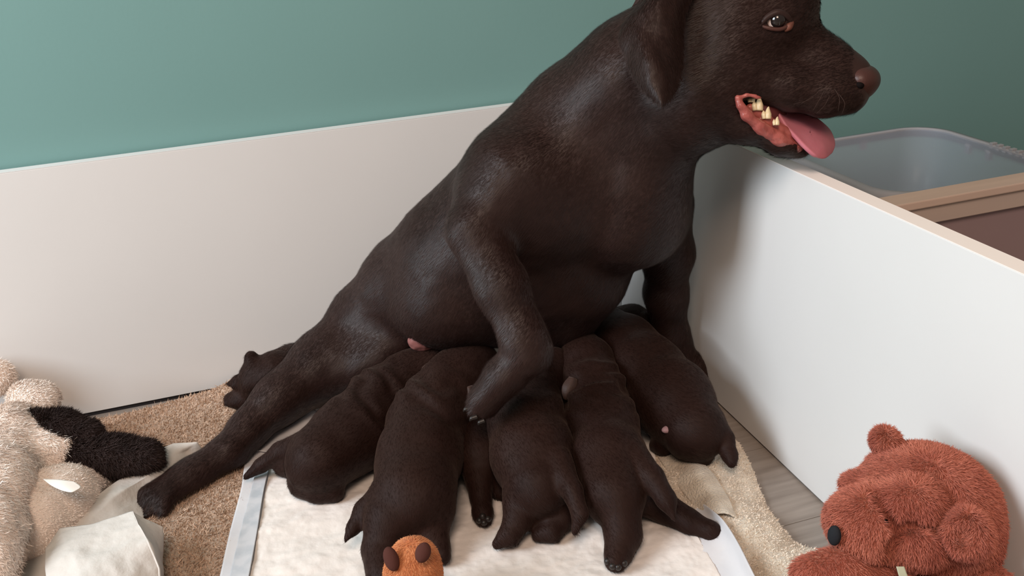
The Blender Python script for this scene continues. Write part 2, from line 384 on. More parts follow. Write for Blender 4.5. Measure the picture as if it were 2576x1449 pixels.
# taupe terry towel along the back board
t_root = empty('bath_towel', atz(450, 1100, 0), 'taupe terry towel spread on the floor under the dog\'s outstretched leg', 'towel')
ctrl = [[(-1.05, -.020, .006), (-.85, -.020, .006), (-.72, -.018, .006), (-.63, -.012, .010), (-.56, -.008, .030), (-.48, -.008, .02), (-.30, -.02, .006)],
        [(-1.05, -.07, .012), (-.85, -.07, .012), (-.72, -.07, .014), (-.63, -.07, .020), (-.56, -.06, .020), (-.48, -.07, .008), (-.30, -.09, .004)],
        [(-1.05, -.13, .010), (-.85, -.13, .010), (-.72, -.13, .018), (-.63, -.13, .012), (-.56, -.13, .004), (-.48, -.13, .004), (-.30, -.13, .003)],
        [(-1.05, -.2, .010), (-.85, -.2, .014), (-.72, -.2, .010), (-.64, -.2, .006), (-.57, -.2, .003), (-.48, -.2, .003), (-.30, -.2, .003)],
        [(-1.05, -.33, .010), (-.85, -.33, .010), (-.72, -.33, .008), (-.65, -.33, .004), (-.58, -.33, .002), (-.48, -.33, .002), (-.32, -.33, .002)],
        [(-1.05, -.48, .010), (-.85, -.48, .010), (-.74, -.48, .006), (-.68, -.48, .003), (-.62, -.48, .002), (-.48, -.48, .002), (-.34, -.48, .002)]]
V, Q, top = sheet(ctrl, 170, 110, noise=[(.003, (12, 30, 5), 3.1), (.0016, (45, 45, 20), 5.0), (.0010, (120, 120, 60), 8.0)], thick=.003)
V[:, 2] = np.maximum(V[:, 2], .0006); top[0][:, 2] = np.maximum(top[0][:, 2], .0012)
mesh_obj('cloth', V, Q, M['terry'], t_root)
pile('terry_loops', top[0], top[1], 100000, .0052, .0015, M['terry_pile'], t_root, flow=(1, 0, 0), lay=.15, rnd=.6, curl=.6, seed=3,
     mask=lambda c, n: (c[:, 0] < -.5)*1.0+.02)

# cream terry towel at the right
c_root = empty('cream_towel', atz(1850, 1250, 0), 'cream terry towel lying beside the bare floor at the right', 'towel')
ctrl = pz([[(1440, 1040, .004), (1560, 1040, .004), (1690, 1035, .006), (1790, 1035, .010), (1822, 1060, .006)],
           [(1470, 1120, .004), (1600, 1120, .006), (1720, 1120, .014), (1830, 1120, .012), (1868, 1130, .004)],
           [(1500, 1210, .004), (1640, 1210, .006), (1770, 1210, .020), (1860, 1200, .014), (1900, 1205, .004)],
           [(1560, 1300, .004), (1700, 1300, .006), (1830, 1300, .022), (1910, 1290, .016), (1945, 1295, .004)],
           [(1620, 1370, .003), (1760, 1380, .005), (1880, 1380, .024), (1960, 1370, .020), (2000, 1365, .006)],
           [(1700, 1440, .003), (1830, 1450, .004), (1930, 1445, .022), (2020, 1420, .022), (2072, 1396, .008)],
           [(1760, 1520, .003), (1880, 1520, .003), (1960, 1500, .014), (2040, 1470, .016), (2100, 1445, .006)]])
V, Q, top = sheet(ctrl, 90, 110, noise=[(.004, (22, 22, 10), 1.3), (.002, (60, 60, 30), 4.0)], thick=.003)
V[:, 2] = np.maximum(V[:, 2], .0006); top[0][:, 2] = np.maximum(top[0][:, 2], .0012)
mesh_obj('cloth', V, Q, M['towel'], c_root)
pile('terry_loops', top[0], top[1], 44000, .0028, .0013, M['towel_pile'], c_root, flow=(0, -1, 0), lay=.25, rnd=.6, curl=.6, seed=4)

ctrl = pz([[(1640, 1128, .012), (1715, 1128, .020), (1768, 1160, .020)], [(1700, 1215, .012), (1765, 1208, .027), (1822, 1232, .024)], [(1768, 1302, .012), (1822, 1290, .029), (1856, 1304, .024)]])
V, Q, _ = sheet(ctrl, 30, 40, noise=[(.0025, (40, 40, 20), 7.0)], thick=.002); V = lap(V, Q, 1)
mesh_obj('turned_edge', V, Q, M['towel'], c_root)

# the flat puppy pad under the litter
p_root = empty('puppy_pad', atz(1150, 1300, 0), 'flat white quilted puppy pad under the nursing puppies', 'pad', None)
ctrl = pz([[(668, 1015, .0125), (760, 1005, .008), (1000, 1000, .006), (1300, 1000, .006), (1560, 1010, .006), (1650, 1020, .007), (1690, 1020, .009)],
           [(622, 1140, .0095), (760, 1140, .006), (1000, 1140, .006), (1300, 1140, .006), (1540, 1140, .006), (1660, 1150, .007), (1700, 1150, .010)],
           [(606, 1230, .0095), (760, 1230, .006), (1000, 1230, .006), (1300, 1230, .006), (1560, 1230, .006), (1700, 1240, .007), (1740, 1240, .012)],
           [(580, 1330, .0095), (760, 1330, .006), (1000, 1330, .006), (1300, 1330, .006), (1580, 1330, .006), (1765, 1322, .013), (1822, 1312, .032)],
           [(553, 1449, .0095), (740, 1449, .006), (1000, 1449, .006), (1300, 1449, .006), (1600, 1449, .006), (1832, 1449, .014), (1897, 1449, .040)],
           [(525, 1570, .0095), (720, 1570, .006), (1000, 1570, .006), (1300, 1570, .006), (1620, 1570, .006), (1878, 1570, .008), (1950, 1570, .020)]])
V, Q, top = sheet(ctrl, 120, 80, noise=[(.0008, (14, 20, 5), 2.2)], thick=.0012)
V[:, 2] = np.maximum(V[:, 2], .0065)
mesh_obj('backing_film', V, Q, M['film'], p_root)
ctrl = pz([[(742, 1020, .010), (1000, 1010, .010), (1300, 1010, .010), (1560, 1020, .010), (1640, 1030, .010)],
           [(686, 1150, .011), (1000, 1150, .010), (1300, 1150, .010), (1540, 1150, .010), (1650, 1160, .011)],
           [(669, 1230, .011), (1000, 1230, .010), (1300, 1230, .010), (1560, 1230, .010), (1690, 1240, .011)],
           [(651, 1330, .011), (1000, 1330, .010), (1300, 1330, .010), (1580, 1330, .010), (1738, 1320, .012)],
           [(628, 1449, .011), (1000, 1449, .010), (1300, 1449, .010), (1600, 1449, .010), (1812, 1449, .012)],
           [(604, 1560, .011), (1000, 1560, .010), (1300, 1560, .010), (1620, 1560, .010), (1870, 1560, .012)]])
V, Q, top = sheet(ctrl, 220, 150, noise=[(.0022, (20, 30, 5), 6.2), (.0011, (70, 90, 10), 1.2), (.0006, (190, 220, 10), 9.2)], thick=.0025)
mesh_obj('quilted_sheet', V, Q, M['pad'], p_root)
ctrl = pz([[(652, 1150, 0.0127), (668, 1150, 0.0127), (684, 1150, 0.0134)], [(632, 1230, 0.0127), (648, 1230, 0.0130), (664, 1230, 0.0137)],
           [(606, 1330, 0.0127), (626, 1330, 0.0130), (648, 1330, 0.0137)], [(578, 1449, 0.0127), (600, 1449, 0.0130), (626, 1449, 0.0137)],
           [(555, 1560, 0.0127), (576, 1560, 0.0130), (602, 1560, 0.0137)]])
V, Q, _ = sheet(ctrl, 14, 60, noise=[(.0003, (60, 60, 5), 2.2)], thick=.0008)
mesh_obj('seal_strip', V, Q, M['film_strip'], p_root)
# corner of the same kind of pad folded up behind the dog's leg
k_root = empty('puppy_pad', atz(720, 1080, 0), 'pale pad corner showing between the dog\'s hind leg and the leftmost nursing puppy', 'pad')
ctrl = pz([[(690, 1012, .020), (760, 1018, .030), (810, 1040, .016)], [(660, 1072, .014), (730, 1080, .016), (780, 1090, .012)], [(632, 1130, .012), (690, 1140, .012), (740, 1150, .010)]])
V, Q, _ = sheet(ctrl, 26, 26, noise=[(.0015, (40, 40, 10), 2.0)], thick=.001)
V[:, 2] = np.maximum(V[:, 2], .0075)
mesh_obj('sheet', V, Q, M['film'], k_root)

# crumpled pad at the left
q_root = empty('puppy_pad', atz(300, 1350, 0), 'crumpled white puppy pad bunched up beside the cream lamb toy', 'pad')
ctrl = pz([[(398, 1132, .036), (436, 1112, .040), (496, 1112, .040), (517, 1140, .022)],
           [(385, 1165, .030), (420, 1150, .036), (470, 1135, .030), (508, 1158, .016)],
           [(318, 1192, .036), (384, 1188, .034), (430, 1205, .018), (470, 1195, .014)],
           [(236, 1252, .034), (300, 1240, .036), (352, 1250, .022), (400, 1240, .014)],
           [(165, 1322, .030), (235, 1300, .032), (300, 1290, .026), (365, 1290, .014)],
           [(70, 1400, .026), (160, 1385, .026), (260, 1370, .022), (350, 1360, .014)],
           [(-60, 1500, .022), (60, 1520, .024), (200, 1510, .018), (320, 1480, .014)]])
V, Q, _ = sheet(ctrl, 64, 97, noise=[(.0035, (30, 30, 20), 1.7), (.001, (90, 90, 40), 2.6)], thick=.0015, crisp=True)
V = lap(V, Q, 2); mesh_obj('sheet', V, Q, M['paper'], q_root)
ctrl = pz([[(112, 1378, .046), (150, 1328, .052), (235, 1318, .056), (330, 1282, .064), (334, 1281, .064), (411, 1326, .040)],
           [(112, 1400, .050), (165, 1362, .058), (250, 1350, .062), (345, 1318, .066), (350, 1318, .066), (412, 1352, .030)],
           [(114, 1450, .050), (190, 1410, .060), (280, 1390, .060), (372, 1368, .058), (377, 1368, .058), (412, 1400, .018)],
           [(118, 1510, .046), (210, 1470, .054), (300, 1450, .052), (398, 1430, .040), (402, 1430, .040), (412, 1450, .012)],
           [(125, 1600, .03), (220, 1570, .04), (310, 1540, .036), (402, 1500, .022), (406, 1500, .022), (412, 1510, .010)]])
V, Q, _ = sheet(ctrl, 81, 65, noise=[(.0030, (34, 34, 25), 4.7), (.0010, (110, 110, 60), 2.6)], thick=.0015, crisp=True)
V = lap(V, Q, 2); mesh_obj('folded_flap', V, Q, M['paper'], q_root)

# ================================================================ the mother dog
D = Solid(.03)
# rump, loin, ribs, chest, neck
D.chain([(935, 800, 1.265, 92), (1045, 720, 1.22, 128), (1180, 655, 1.16, 178), (1300, 560, 1.115, 190), (1390, 470, 1.085, 200), (1480, 335, 1.055, 172), (1600, 210, 1.0, 150), (1725, 95, .962, 138)], k=.03)
D.ell(1150, 765, 1.165, 145, 108, .075, 20, k=.03)            # belly
D.chain([(1290, 700, 1.15, 140), (1445, 672, 1.14, 145)], k=.04)   # brisket low between the legs
D.chain([(1320, 770, 1.175, 108), (1415, 785, 1.18, 92)], k=.03)
D.ell(1615, 450, 1.055, 128, 160, .085, 0, k=.04)             # front of chest
D.ell(1600, 575, 1.075, 120, 96, .075, 15, k=.03)
D.chain([(1640, 330, 1.01, 112), (1735, 290, .955, 98)], k=.03)   # throat
D.ell(1345, 470, 1.035, 185, 165, .06, 15, k=.03)             # near shoulder
# near foreleg, lifted: upper arm, elbow, forearm, wrist bent, paw
D.chain([(1290, 450, 1.015, 120), (1200, 575, 1.005, 74)], k=.025)
D.chain([(1200, 585, 1.0, 74), (1262, 720, .985, 62), (1318, 850, .975, 52), (1334, 888, .975, 50)], k=.015)
D.chain([(1334, 888, .975, 50), (1270, 945, .985, 48), (1222, 1000, 1.0, 48)], k=.012)
for (x, y, t) in ((1184, 1018, 1.002), (1193, 1036, .994), (1214, 1044, .996), (1236, 1036, 1.008)): D.chain([(1228, 988, 1.0, 32), (x, y, t, 15)], k=.004)
# far foreleg, standing
D.chain([(1655, 520, 1.115, 92), (1680, 640, 1.16, 60), (1676, 740, 1.195, 48), (1690, 850, 1.228, 42), (1705, 905, 1.24, 44)], k=.02)
D.chain([(1705, 905, 1.236, 44), (1745, 935, 1.235, 40), (1762, 958, 1.235, 32)], k=.01)
for (x, y) in ((1735, 968), (1752, 972), (1768, 966), (1774, 950)): D.chain([(1745, 935, 1.232, 26), (x, y, 1.232, 15)], k=.006)
# near hind leg stretched out to the left
D.chain([(930, 840, 1.25, 110), (815, 926, 1.225, 80), (708, 998, 1.187, 53), (626, 1078, 1.157, 48)], k=.03)
D.chain([(626, 1078, 1.157, 48), (575, 1138, 1.135, 44), (480, 1205, 1.105, 48), (420, 1245, 1.083, 50)], k=.012)
for (x, y, t) in ((340, 1254, 1.070), (350, 1276, 1.060), (376, 1292, 1.052), (412, 1292, 1.049)): D.chain([(440, 1236, 1.085, 34), ((x+440)/2-8, (y+1236)/2-4, (t+1.085)/2-.004, 24), (x, y, t, 17)], k=.004)
D.ell(960, 900, 1.23, 110, 75, .06, 30, k=.03)                # inner thigh
D.chain([(880, 850, 1.29, 40), (800, 890, 1.275, 22), (730, 893, 1.25, 17), (675, 896, 1.228, 14)], k=.02)   # tail
# far hind leg folded under the rump
D.chain([(1000, 850, 1.28, 80), (1060, 900, 1.30, 50), (1000, 935, 1.31, 36)], k=.03)
# head: skull, brow, cheeks, muzzle, flews, jaw (mid-plane about t = .985)
HT = .940
D.ell(1850, 25, HT, 190, 150, .066, -8, k=.03)
D.ell(1965, 0, HT-.008, 82, 78, .05, 0, k=.02)                # forehead
D.ell(1835, 165, HT, 115, 125, .060, 0, k=.03)               # cheeks
D.chain([(1945, 130, HT, 108), (2052, 172, HT-.008, 80), (2128, 199, HT-.013, 66)], k=.018)
D.ell(1950, 60, HT-.03, 62, 42, .028, 0, k=.02)               # brow ridge near
D.ell(1950, 60, HT+.03, 62, 42, .028, 0, k=.02)
for s in (-1, 1):                                             # flews on both sides
    D.chain([(1880, 190, HT+s*.032, 52), (1985, 222, HT+s*.028-.004, 50), (2075, 238, HT+s*.022-.009, 50), (2132, 242, HT+s*.010-.014, 42)], k=.012)
    D.chain([(1815, 235, HT+s*.026, 70), (1885, 305, HT+s*.022, 46), (1970, 352, HT+s*.012-.003, 38), (2010, 362, HT-.006, 30)], k=.012)
D.chain([(1760, 235, HT, 95), (1850, 285, HT, 55)], k=.03)    # throat under the jaw
# open mouth
for sg in (-1, 1):
    D.chain([(1862, 250, HT+sg*.060, 12), (1890, 272, HT+sg*.058, 31), (1930, 296, HT+sg*.052, 36), (1985, 324, HT+sg*.05, 38), (2070, 345, HT+sg*.05, 36)], k=.004, cut=True)
    D.chain([(1875, 262, HT+sg*.040, 16), (1900, 278, HT+sg*.036, 26), (1940, 300, HT+sg*.03, 30), (2000, 322, HT+sg*.03, 32), (2080, 345, HT+sg*.03, 34)], k=.004, cut=True)
D.chain([(1905, 280, HT, 18), (1940, 300, HT, 28), (2000, 322, HT, 28), (2080, 345, HT, 34)], k=.004, cut=True)
D.ell(1949, 50, HT-.066, 20, 15, .016, 10, k=.006, cut=True)  # eye socket
D.chain([(1752, -60, HT-.075, 26), (1748, 40, HT-.075, 28), (1735, 130, HT-.07, 18)], k=.022, cut=True)   # hollow behind the cheek
DV, DQ = D.build(.0035, floor=.012, ymax=-.003)
lowr = (DV[:, 2] < .345); DV[lowr, 0] = np.minimum(DV[lowr, 0], -.0025)
DV = ripple(DV, DQ, .0022, 16, 2.0); DV = ripple(DV, DQ, .0007, 60, 7.0)
DOG = empty('dog', atz(1300, 1000, .0), 'large chocolate brown dog sitting in the box with its tongue out', 'dog')
mesh_obj('body', DV, DQ, M['coat'], DOG)
DB = bvh_of(DV, DQ)
def dog_flow(P, Nn):                                          # the coat lies back from the head, down the flanks and legs
    f = np.tile(np.array([-.62, .25, -.74]), (len(P), 1))
    hd = np.linalg.norm(P-at(1900, 120, HT), axis=1) < .13
    f[hd] = (-.85, .1, -.25)
    hl = (P[:, 0] < -.42) & (P[:, 2] < .16); f[hl] = (-.75, -.45, -.3)
    return f+np.array([[mnoise.noise(Vector(p)*9), mnoise.noise(Vector(p)*9+Vector((5, 0, 0))), 0] for p in P.tolist()])*.35
mouth_c = at(1960, 310, HT-.03)
pile('short_coat', DV, DQ, 260000, .0058, .00034, M['coat_hair'], DOG, flow=dog_flow, lay=.95, rnd=.03, curl=.02, seed=11, flat=True, fine=True,
     mask=lambda c, n: (np.linalg.norm(c-mouth_c, axis=1) > .022)*1.0*(np.linalg.norm(c-at(1949, 50, HT-.055), axis=1) > .012)*(np.linalg.norm(c-at(2172, 198, HT-.016), axis=1) > .030))
# eye
def ball(name, c, r, m, parent, sc3=(1, 1, 1)):
    bm = bmesh.new(); bmesh.ops.create_uvsphere(bm, u_segments=24, v_segments=16, radius=1.0)
    V = np.array([v.co[:] for v in bm.verts])*np.array(sc3)*r+np.asarray(c); Fc = [[v.index for v in f.verts] for f in bm.faces]; bm.free()
    return mesh_obj(name, V, Fc, m, parent)
def tube(pts, rad, n=10, per=6):
    P = catmull(pts, (len(pts)-1)*per+1); R = np.interp(np.linspace(0, 1, len(P)), np.linspace(0, 1, len(rad)), rad)
    V = []; 
    for i, p in enumerate(P):
        d = N3(P[min(i+1, len(P)-1)]-P[max(i-1, 0)]); a = N3(np.cross(d, [.3, .2, .93])); b = np.cross(d, a)
        V += [p+R[i]*(math.cos(2*math.pi*k/n)*a+math.sin(2*math.pi*k/n)*b) for k in range(n)]
    Fc = [[i*n+k, i*n+(k+1) % n, (i+1)*n+(k+1) % n, (i+1)*n+k] for i in range(len(P)-1) for k in range(n)]
    Fc += [list(range(n))[::-1], [(len(P)-1)*n+k for k in range(n)]]
    return V, Fc
for side in (0, 1):
    if side == 0:
        tE = float(np.dot(hit(DB, 1926, 30)[0]-CAM, FW)); q = lambda x, y, d=0.0: at(x, y, tE+d)
    else: q = lambda x, y, d=0.0: at(x, y, 2*HT-tE-d)
    e = ball('eyeball', q(1950, 50, .0095), .0108, M['eye'], DOG)
    ball('iris', q(1955, 50, .0050), .0082, M['iris'], e)
    V, Fc = tube([q(1912, 64, .004), q(1930, 44, .001), q(1955, 32, -.001), (q(1978, 40, .001)), q(1990, 56, .005)], [.0022, .0030, .0034, .0030, .002]); mesh_obj('upper_eyelid', V, Fc, M['coat'], DOG)
    V, Fc = tube([q(1912, 64, .004), q(1934, 71, .002), q(1960, 74, .002), q(1978, 68, .003), q(1990, 56, .005)], [.0016, .0019, .0020, .0022, .0016]); mesh_obj('lower_eyelid', V, Fc, M['lid'], DOG)
    V, Fc = tube([q(1972, 76, .005), q(1984, 68, .004), q(1993, 56, .006)], [.002, .0038, .0022]); mesh_obj('tear_corner', V, Fc, M['coat_light'], DOG)
# nose
Nz = Solid(.006)
Nz.ell(2164, 202, HT-.016, 45, 39, .0305, -30).ell(2182, 198, HT-.017, 30, 28, .023, -35).ell(2160, 224, HT-.016, 32, 28, .021)
for s in (-1, 1): Nz.chain([(2152, 202, HT-.016+s*.032, 7), (2160, 215, HT-.016+s*.031, 10), (2174, 221, HT-.016+s*.029, 6)], k=.003, cut=True)
V, Q = Nz.build(.0012, smooth=2); nose = mesh_obj('nose', V, Q, M['nose_dog'], DOG)
for s in (-1, 1): ball('nostril', at(2161, 214, HT-.016+s*.0235), .0050, M['black'], nose, (1, 1, .8))
# mouth lining, gums, teeth, tongue
G = Solid(.006)
for sg in (-1, 1):
    G.chain([(1856, 248, HT+sg*.049, 7), (1862, 266, HT+sg*.049, 9), (1878, 290, HT+sg*.046, 13), (1915, 322, HT+sg*.039, 15), (1960, 350, HT+sg*.031, 16), (2005, 368, HT+sg*.018, 14), (2030, 376, HT-.008, 10)], k=.004)
    G.chain([(1888, 272, HT+sg*.036, 13), (1925, 300, HT+sg*.032, 15), (1975, 333, HT+sg*.024, 15), (2015, 358, HT+sg*.010, 12)], k=.004)
    G.chain([(1856, 246, HT+sg*.050, 6), (1880, 238, HT+sg*.050, 5), (1915, 246, HT+sg*.048, 4)], k=.003)
V, Q = G.build(.0014); V = ripple(V, Q, .0010, 170, 3.0); gum = mesh_obj('gums', V, Q, M['gum'], DOG)
Mo = Solid(.008); [Mo.chain([(1880, 264, HT+sg*.018, 34), (1925, 286, HT+sg*.012, 42), (1958, 306, HT+sg*.006, 28)], k=.008) for sg in (-1, 1)]
V, Q = Mo.build(.002); mesh_obj('mouth_lining', V, Q, M['mouth'], DOG)
for (x, y, s) in ((1893, 246, .8), (1910, 262, 1.15), (1932, 285, 1.0), (1955, 305, .7), (2004, 343, .6), (2014, 352, .5)):
    c = at(x, y, HT-.040 if x < 1990 else HT-.024); r = .0034*s
    V, Fc = tube([c-UP*r*1.6, c-UP*r*.3, c+UP*r*.9, c+UP*r*1.9+RX*r*.2], [r*.95, r*1.0, r*.62, r*.12], 8, 3); mesh_obj('tooth', V, Fc, M['tooth'], gum)
    V, Fc = tube([c-UP*r*1.6-RX*r, c-UP*r*.3-RX*r*1.2, c+UP*r*.8-RX*r*1.3], [r*.7, r*.75, r*.12], 8, 3); mesh_obj('tooth', V, Fc, M['tooth'], gum)
a3 = lambda *p: [at(*q) for q in p]
V, Q, _ = sheet([a3((1912, 262, HT-.020), (1930, 254, HT-.004), (1945, 248, HT+.012)),
                 a3((1948, 268, HT-.026), (1962, 268, HT-.006), (1985, 262, HT+.014)),
                 a3((1978, 315, HT-.030), (2004, 300, HT-.012), (2040, 284, HT+.012)),
                 a3((2020, 362, HT-.032), (2052, 338, HT-.014), (2088, 322, HT+.010)),
                 a3((2050, 390, HT-.030), (2076, 372, HT-.018), (2103, 360, HT+.006)),
                 a3((2066, 399, HT-.024), (2080, 398, HT-.018), (2094, 386, HT-.004))], 28, 44, noise=[(.0003, (90, 90, 90), 3)], thick=.0045)
V = lap(V, Q, 3); mesh_obj('tongue', V, Q, M['tongue'], DOG)
# ears
ear_rows = [[(1640, -60, 0.882), (1680, -70, 0.872), (1720, -60, 0.872), (1756, -40, 0.882)],
            [(1600, 15, 0.879), (1650, 5, 0.861), (1700, 5, 0.861), (1734, 12, 0.877)],
            [(1560, 85, 0.877), (1612, 85, 0.855), (1680, 85, 0.857), (1724, 90, 0.875)],
            [(1572, 150, 0.873), (1625, 150, 0.849), (1680, 150, 0.855), (1718, 150, 0.871)],
            [(1606, 210, 0.865), (1645, 212, 0.849), (1685, 205, 0.853), (1713, 200, 0.865)],
            [(1638, 250, 0.859), (1662, 254, 0.849), (1686, 247, 0.852), (1704, 232, 0.859)],
            [(1656, 266, 0.855), (1666, 268, 0.852), (1676, 265, 0.853), (1688, 256, 0.856)]]
for side in (0, 1):
    rr = [[at(x, y, t if side == 0 else 2*HT-t+.004) for x, y, t in r] for r in ear_rows]
    if side: rr = [r[::-1] for r in rr]
    V, Q, tp = sheet(rr, 34, 50, noise=[(.004, (34, 34, 20), 3.3), (.0012, (90, 90, 60), 5.3)], thick=.007)
    V = lap(V, Q, 2); eo = mesh_obj('ear', V, Q, M['coat'], DOG)
    if side == 0: pile('short_coat', tp[0]-vnormals(*tp)*.0, tp[1][:, ::-1] if np.dot(vnormals(*tp).mean(0), FW) > 0 else tp[1], 16000, .0045, .00034, M['coat_hair'], eo, flow=(0, 0, -1), lay=.95, rnd=.03, curl=.02, flat=True, fine=True, vis=False, seed=12)
# whiskers
for (x, y, dx, dy) in ((2060, 232, -46, 30), (2075, 226, -30, 52), (2088, 240, -34, 46), (2100, 222, 8, 60), (2048, 244, -52, 18), (2112, 236, 6, 50)):
    c, n = hit(DB, x, y); e = at(x+dx, y+dy, float(np.dot(c-CAM, FW))-.012)
    V, Fc = tube([c-n*.001, c*.5+e*.5+n*.006, e], [.0002, .00017, .00006], 5, 4); mesh_obj('whisker', V, Fc, M['pup_ear'], DOG)
# bare belly skin and claws
c, n = hit(DB, 1068, 872)
Sk = Solid(.006); Sk.ellw(c-n*.006-RX*.002+UP*.003, (.021, .012, .014), np.eye(3)); Sk.ellw(c+n*.001+RX*.014+UP*.005, (.005, .005, .006), np.eye(3))
V, Q = Sk.build(.0014); V = ripple(V, Q, .001, 160, 3); mesh_obj('bare_belly_skin', V, Q, M['skin_pink'], DOG)
for (x, y, t, dx, dy) in ((328, 1252, 1.066, -18, 3), (336, 1278, 1.056, -14, 6), (362, 1298, 1.047, -12, 8), (1190, 1050, .990, -8, 10), (1208, 1060, .992, -4, 10), (1176, 1028, .999, -10, 8)):
    V, Fc = tube([at(x+10, y-2, t), at(x+dx*.5, y+dy*.5-2, t-.001), at(x+dx, y+dy, t)], [.0030, .0024, .0006], 8); mesh_obj('claw', V, Fc, M['claw'], DOG)

# ================================================================ the litter
PADZ = .011
def puppy(label, chains, flow, base, seed, ears=(), wr=(), n=15000, cuts=()):
    S = Solid(.014)
    for ic, ch in enumerate(chains):
        k = .014 if ic == 0 else .005
        if isinstance(ch[0], (int, float)): k, ch = ch[0], ch[1:]
        S.chainz(list(ch), k)
    V, Q = S.build(.0026, floor=PADZ, ymax=-.003, xmax=-.002, smooth=2)
    V = ripple(V, Q, .0016, 34, seed)
    for (x, y, z, dx, dy, per, amp, reach) in wr:
        c = atz(x, y, z); ax = at(x+dx, y+dy, tz(x, y, z))-c; V = folds(V, Q, c, ax, reach, per, amp, .06)
    r = empty('puppy', base, label, 'puppy', 'litter of nursing puppies')
    mesh_obj('body', V, Q, M['coat_pup'], r)
    pile('short_fur', V, Q, int(n*1.6), .0048, .00036, M['pup_hair'], r, flow=flow, lay=.88, rnd=.08, curl=.05, flat=True, fine=True, seed=int(seed*10)+3)
    b = bvh_of(V, Q)
    for (x, y, w, h, rot) in ears:
        c, nn = hit(b, x, y); t = float(np.dot(c-CAM, FW)); E_ = Solid(.004)
        cc, ss = math.cos(math.radians(rot)), math.sin(math.radians(rot))
        f = lambda a, q, d: at(x+a*cc-q*ss, y+a*ss+q*cc, t+d)
        rows_ = [[f(-w*.6, -h, .003), f(0, -h*1.05, -.002), f(w*.6, -h, .003)], [f(-w, -h*.2, -.003), f(0, -h*.2, -.008), f(w, -h*.2, -.003)],
                 [f(-w*.8, h*.5, -.005), f(0, h*.5, -.009), f(w*.8, h*.5, -.005)], [f(-w*.25, h, -.005), f(0, h*1.03, -.006), f(w*.25, h, -.005)]]
        VV, QQ, _ = sheet(rows_, 14, 18, thick=.003); mesh_obj('ear', lap(VV, QQ, 2), QQ, M['pup_ear'], r)
    return r, V, Q, b
def toes(b, root, spots):                                      # little toe pads and claws
    for (x, y) in spots:
        c, nn = hit(b, x, y); ball('toe_pad', c-nn*.0012, .0036, M['claw'], root)

# leftmost nursing puppy, tail out to the left
pb1 = puppy('puppy nursing with its pointed tail reaching left to the pad edge',
    [[(806, 1156, .052, 90), (884, 1094, .056, 96), (965, 1020, .062, 95), (1030, 965, .070, 78), (1085, 930, .082, 66)],
     [(800, 1170, .045, 70), (770, 1210, .030, 44), (800, 1230, .024, 36), (840, 1236, .022, 28)],
     [(760, 1150, .040, 46), (722, 1168, .026, 32), (705, 1165, .020, 24)],
     [(756, 1116, .060, 30), (704, 1138, .046, 24), (657, 1170, .030, 18), (617, 1201, .018, 8)],
     [(960, 1090, .040, 50), (1000, 1080, .030, 36)]],
    (-.8, -.55, -.2), atz(830, 1200, 0), 1.1, ears=[(1078, 938, 22, 24, 20)], wr=[(960, 1010, .08, 80, -60, .024, .0034, .034)])
# puppy behind the orange toy
pc = puppy('puppy in front behind the orange toy, tail hanging to the left',
    [[(1040, 1255, .054, 108), (1055, 1150, .060, 104), (1085, 1060, .068, 104), (1125, 995, .076, 88), (1165, 945, .086, 76), (1195, 915, .094, 62)],
     [(985, 1310, .046, 76), (955, 1380, .030, 46), (965, 1450, .024, 40), (985, 1490, .022, 30)],
     [(1085, 1290, .044, 62), (1085, 1340, .032, 44), (1100, 1380, .022, 34), (1112, 1400, .020, 24)],
     [(965, 1245, .062, 40), (918, 1285, .050, 27), (888, 1330, .040, 18), (868, 1360, .034, 7)],
     [(1140, 1060, .045, 50), (1170, 1110, .03, 34)], [(1005, 1070, .056, 48), (990, 1110, .05, 38)]],
    (-.35, -.85, -.3), atz(1040, 1300, 0), 2.3, ears=[(1188, 1000, 20, 30, -20)], wr=[(1110, 1010, .09, 60, -90, .026, .0036, .034)])
# dark puppy squeezed between
pd = puppy('dark puppy squeezed low between two others with one hind paw showing',
    [[(1205, 1150, .045, 66), (1200, 1070, .052, 66), (1205, 1000, .060, 56), (1215, 950, .075, 48)],
     [(1205, 1200, .036, 40), (1208, 1250, .026, 28), (1214, 1290, .020, 24), (1217, 1306, .018, 20)],
     [(1240, 1170, .036, 38), (1250, 1220, .024, 26), (1258, 1240, .018, 20)]],
    (0, -.9, -.3), atz(1205, 1200, 0), 3.7, n=9000)
toes(pd[3], pd[0], [(1205, 1310), (1218, 1316), (1229, 1306), (1214, 1298)])
# middle puppy
pe = puppy('middle puppy with round rump and slim tail hanging down right',
    [[(1352, 1225, .054, 82), (1342, 1150, .062, 102), (1325, 1070, .066, 98), (1325, 1000, .072, 84), (1335, 940, .086, 66)],
     [(1312, 1245, .046, 52), (1303, 1305, .034, 37), (1280, 1348, .024, 28), (1250, 1370, .019, 15)],
     [(1392, 1248, .042, 48), (1410, 1300, .026, 36), (1385, 1336, .021, 27), (1355, 1346, .018, 20)], [(1350, 1270, .030, 44), (1352, 1312, .022, 30)], [(1375, 985, .075, 50), (1395, 915, .088, 42)],
     [(1400, 1165, .075, 44), (1440, 1235, .068, 28), (1460, 1292, .056, 21), (1444, 1342, .042, 7)],
     [(1265, 1095, .045, 44), (1262, 1150, .035, 34)]],
    (.1, -.9, -.3), atz(1340, 1290, 0), 4.9, wr=[(1330, 1010, .09, 5, -90, .026, .002, .05)])
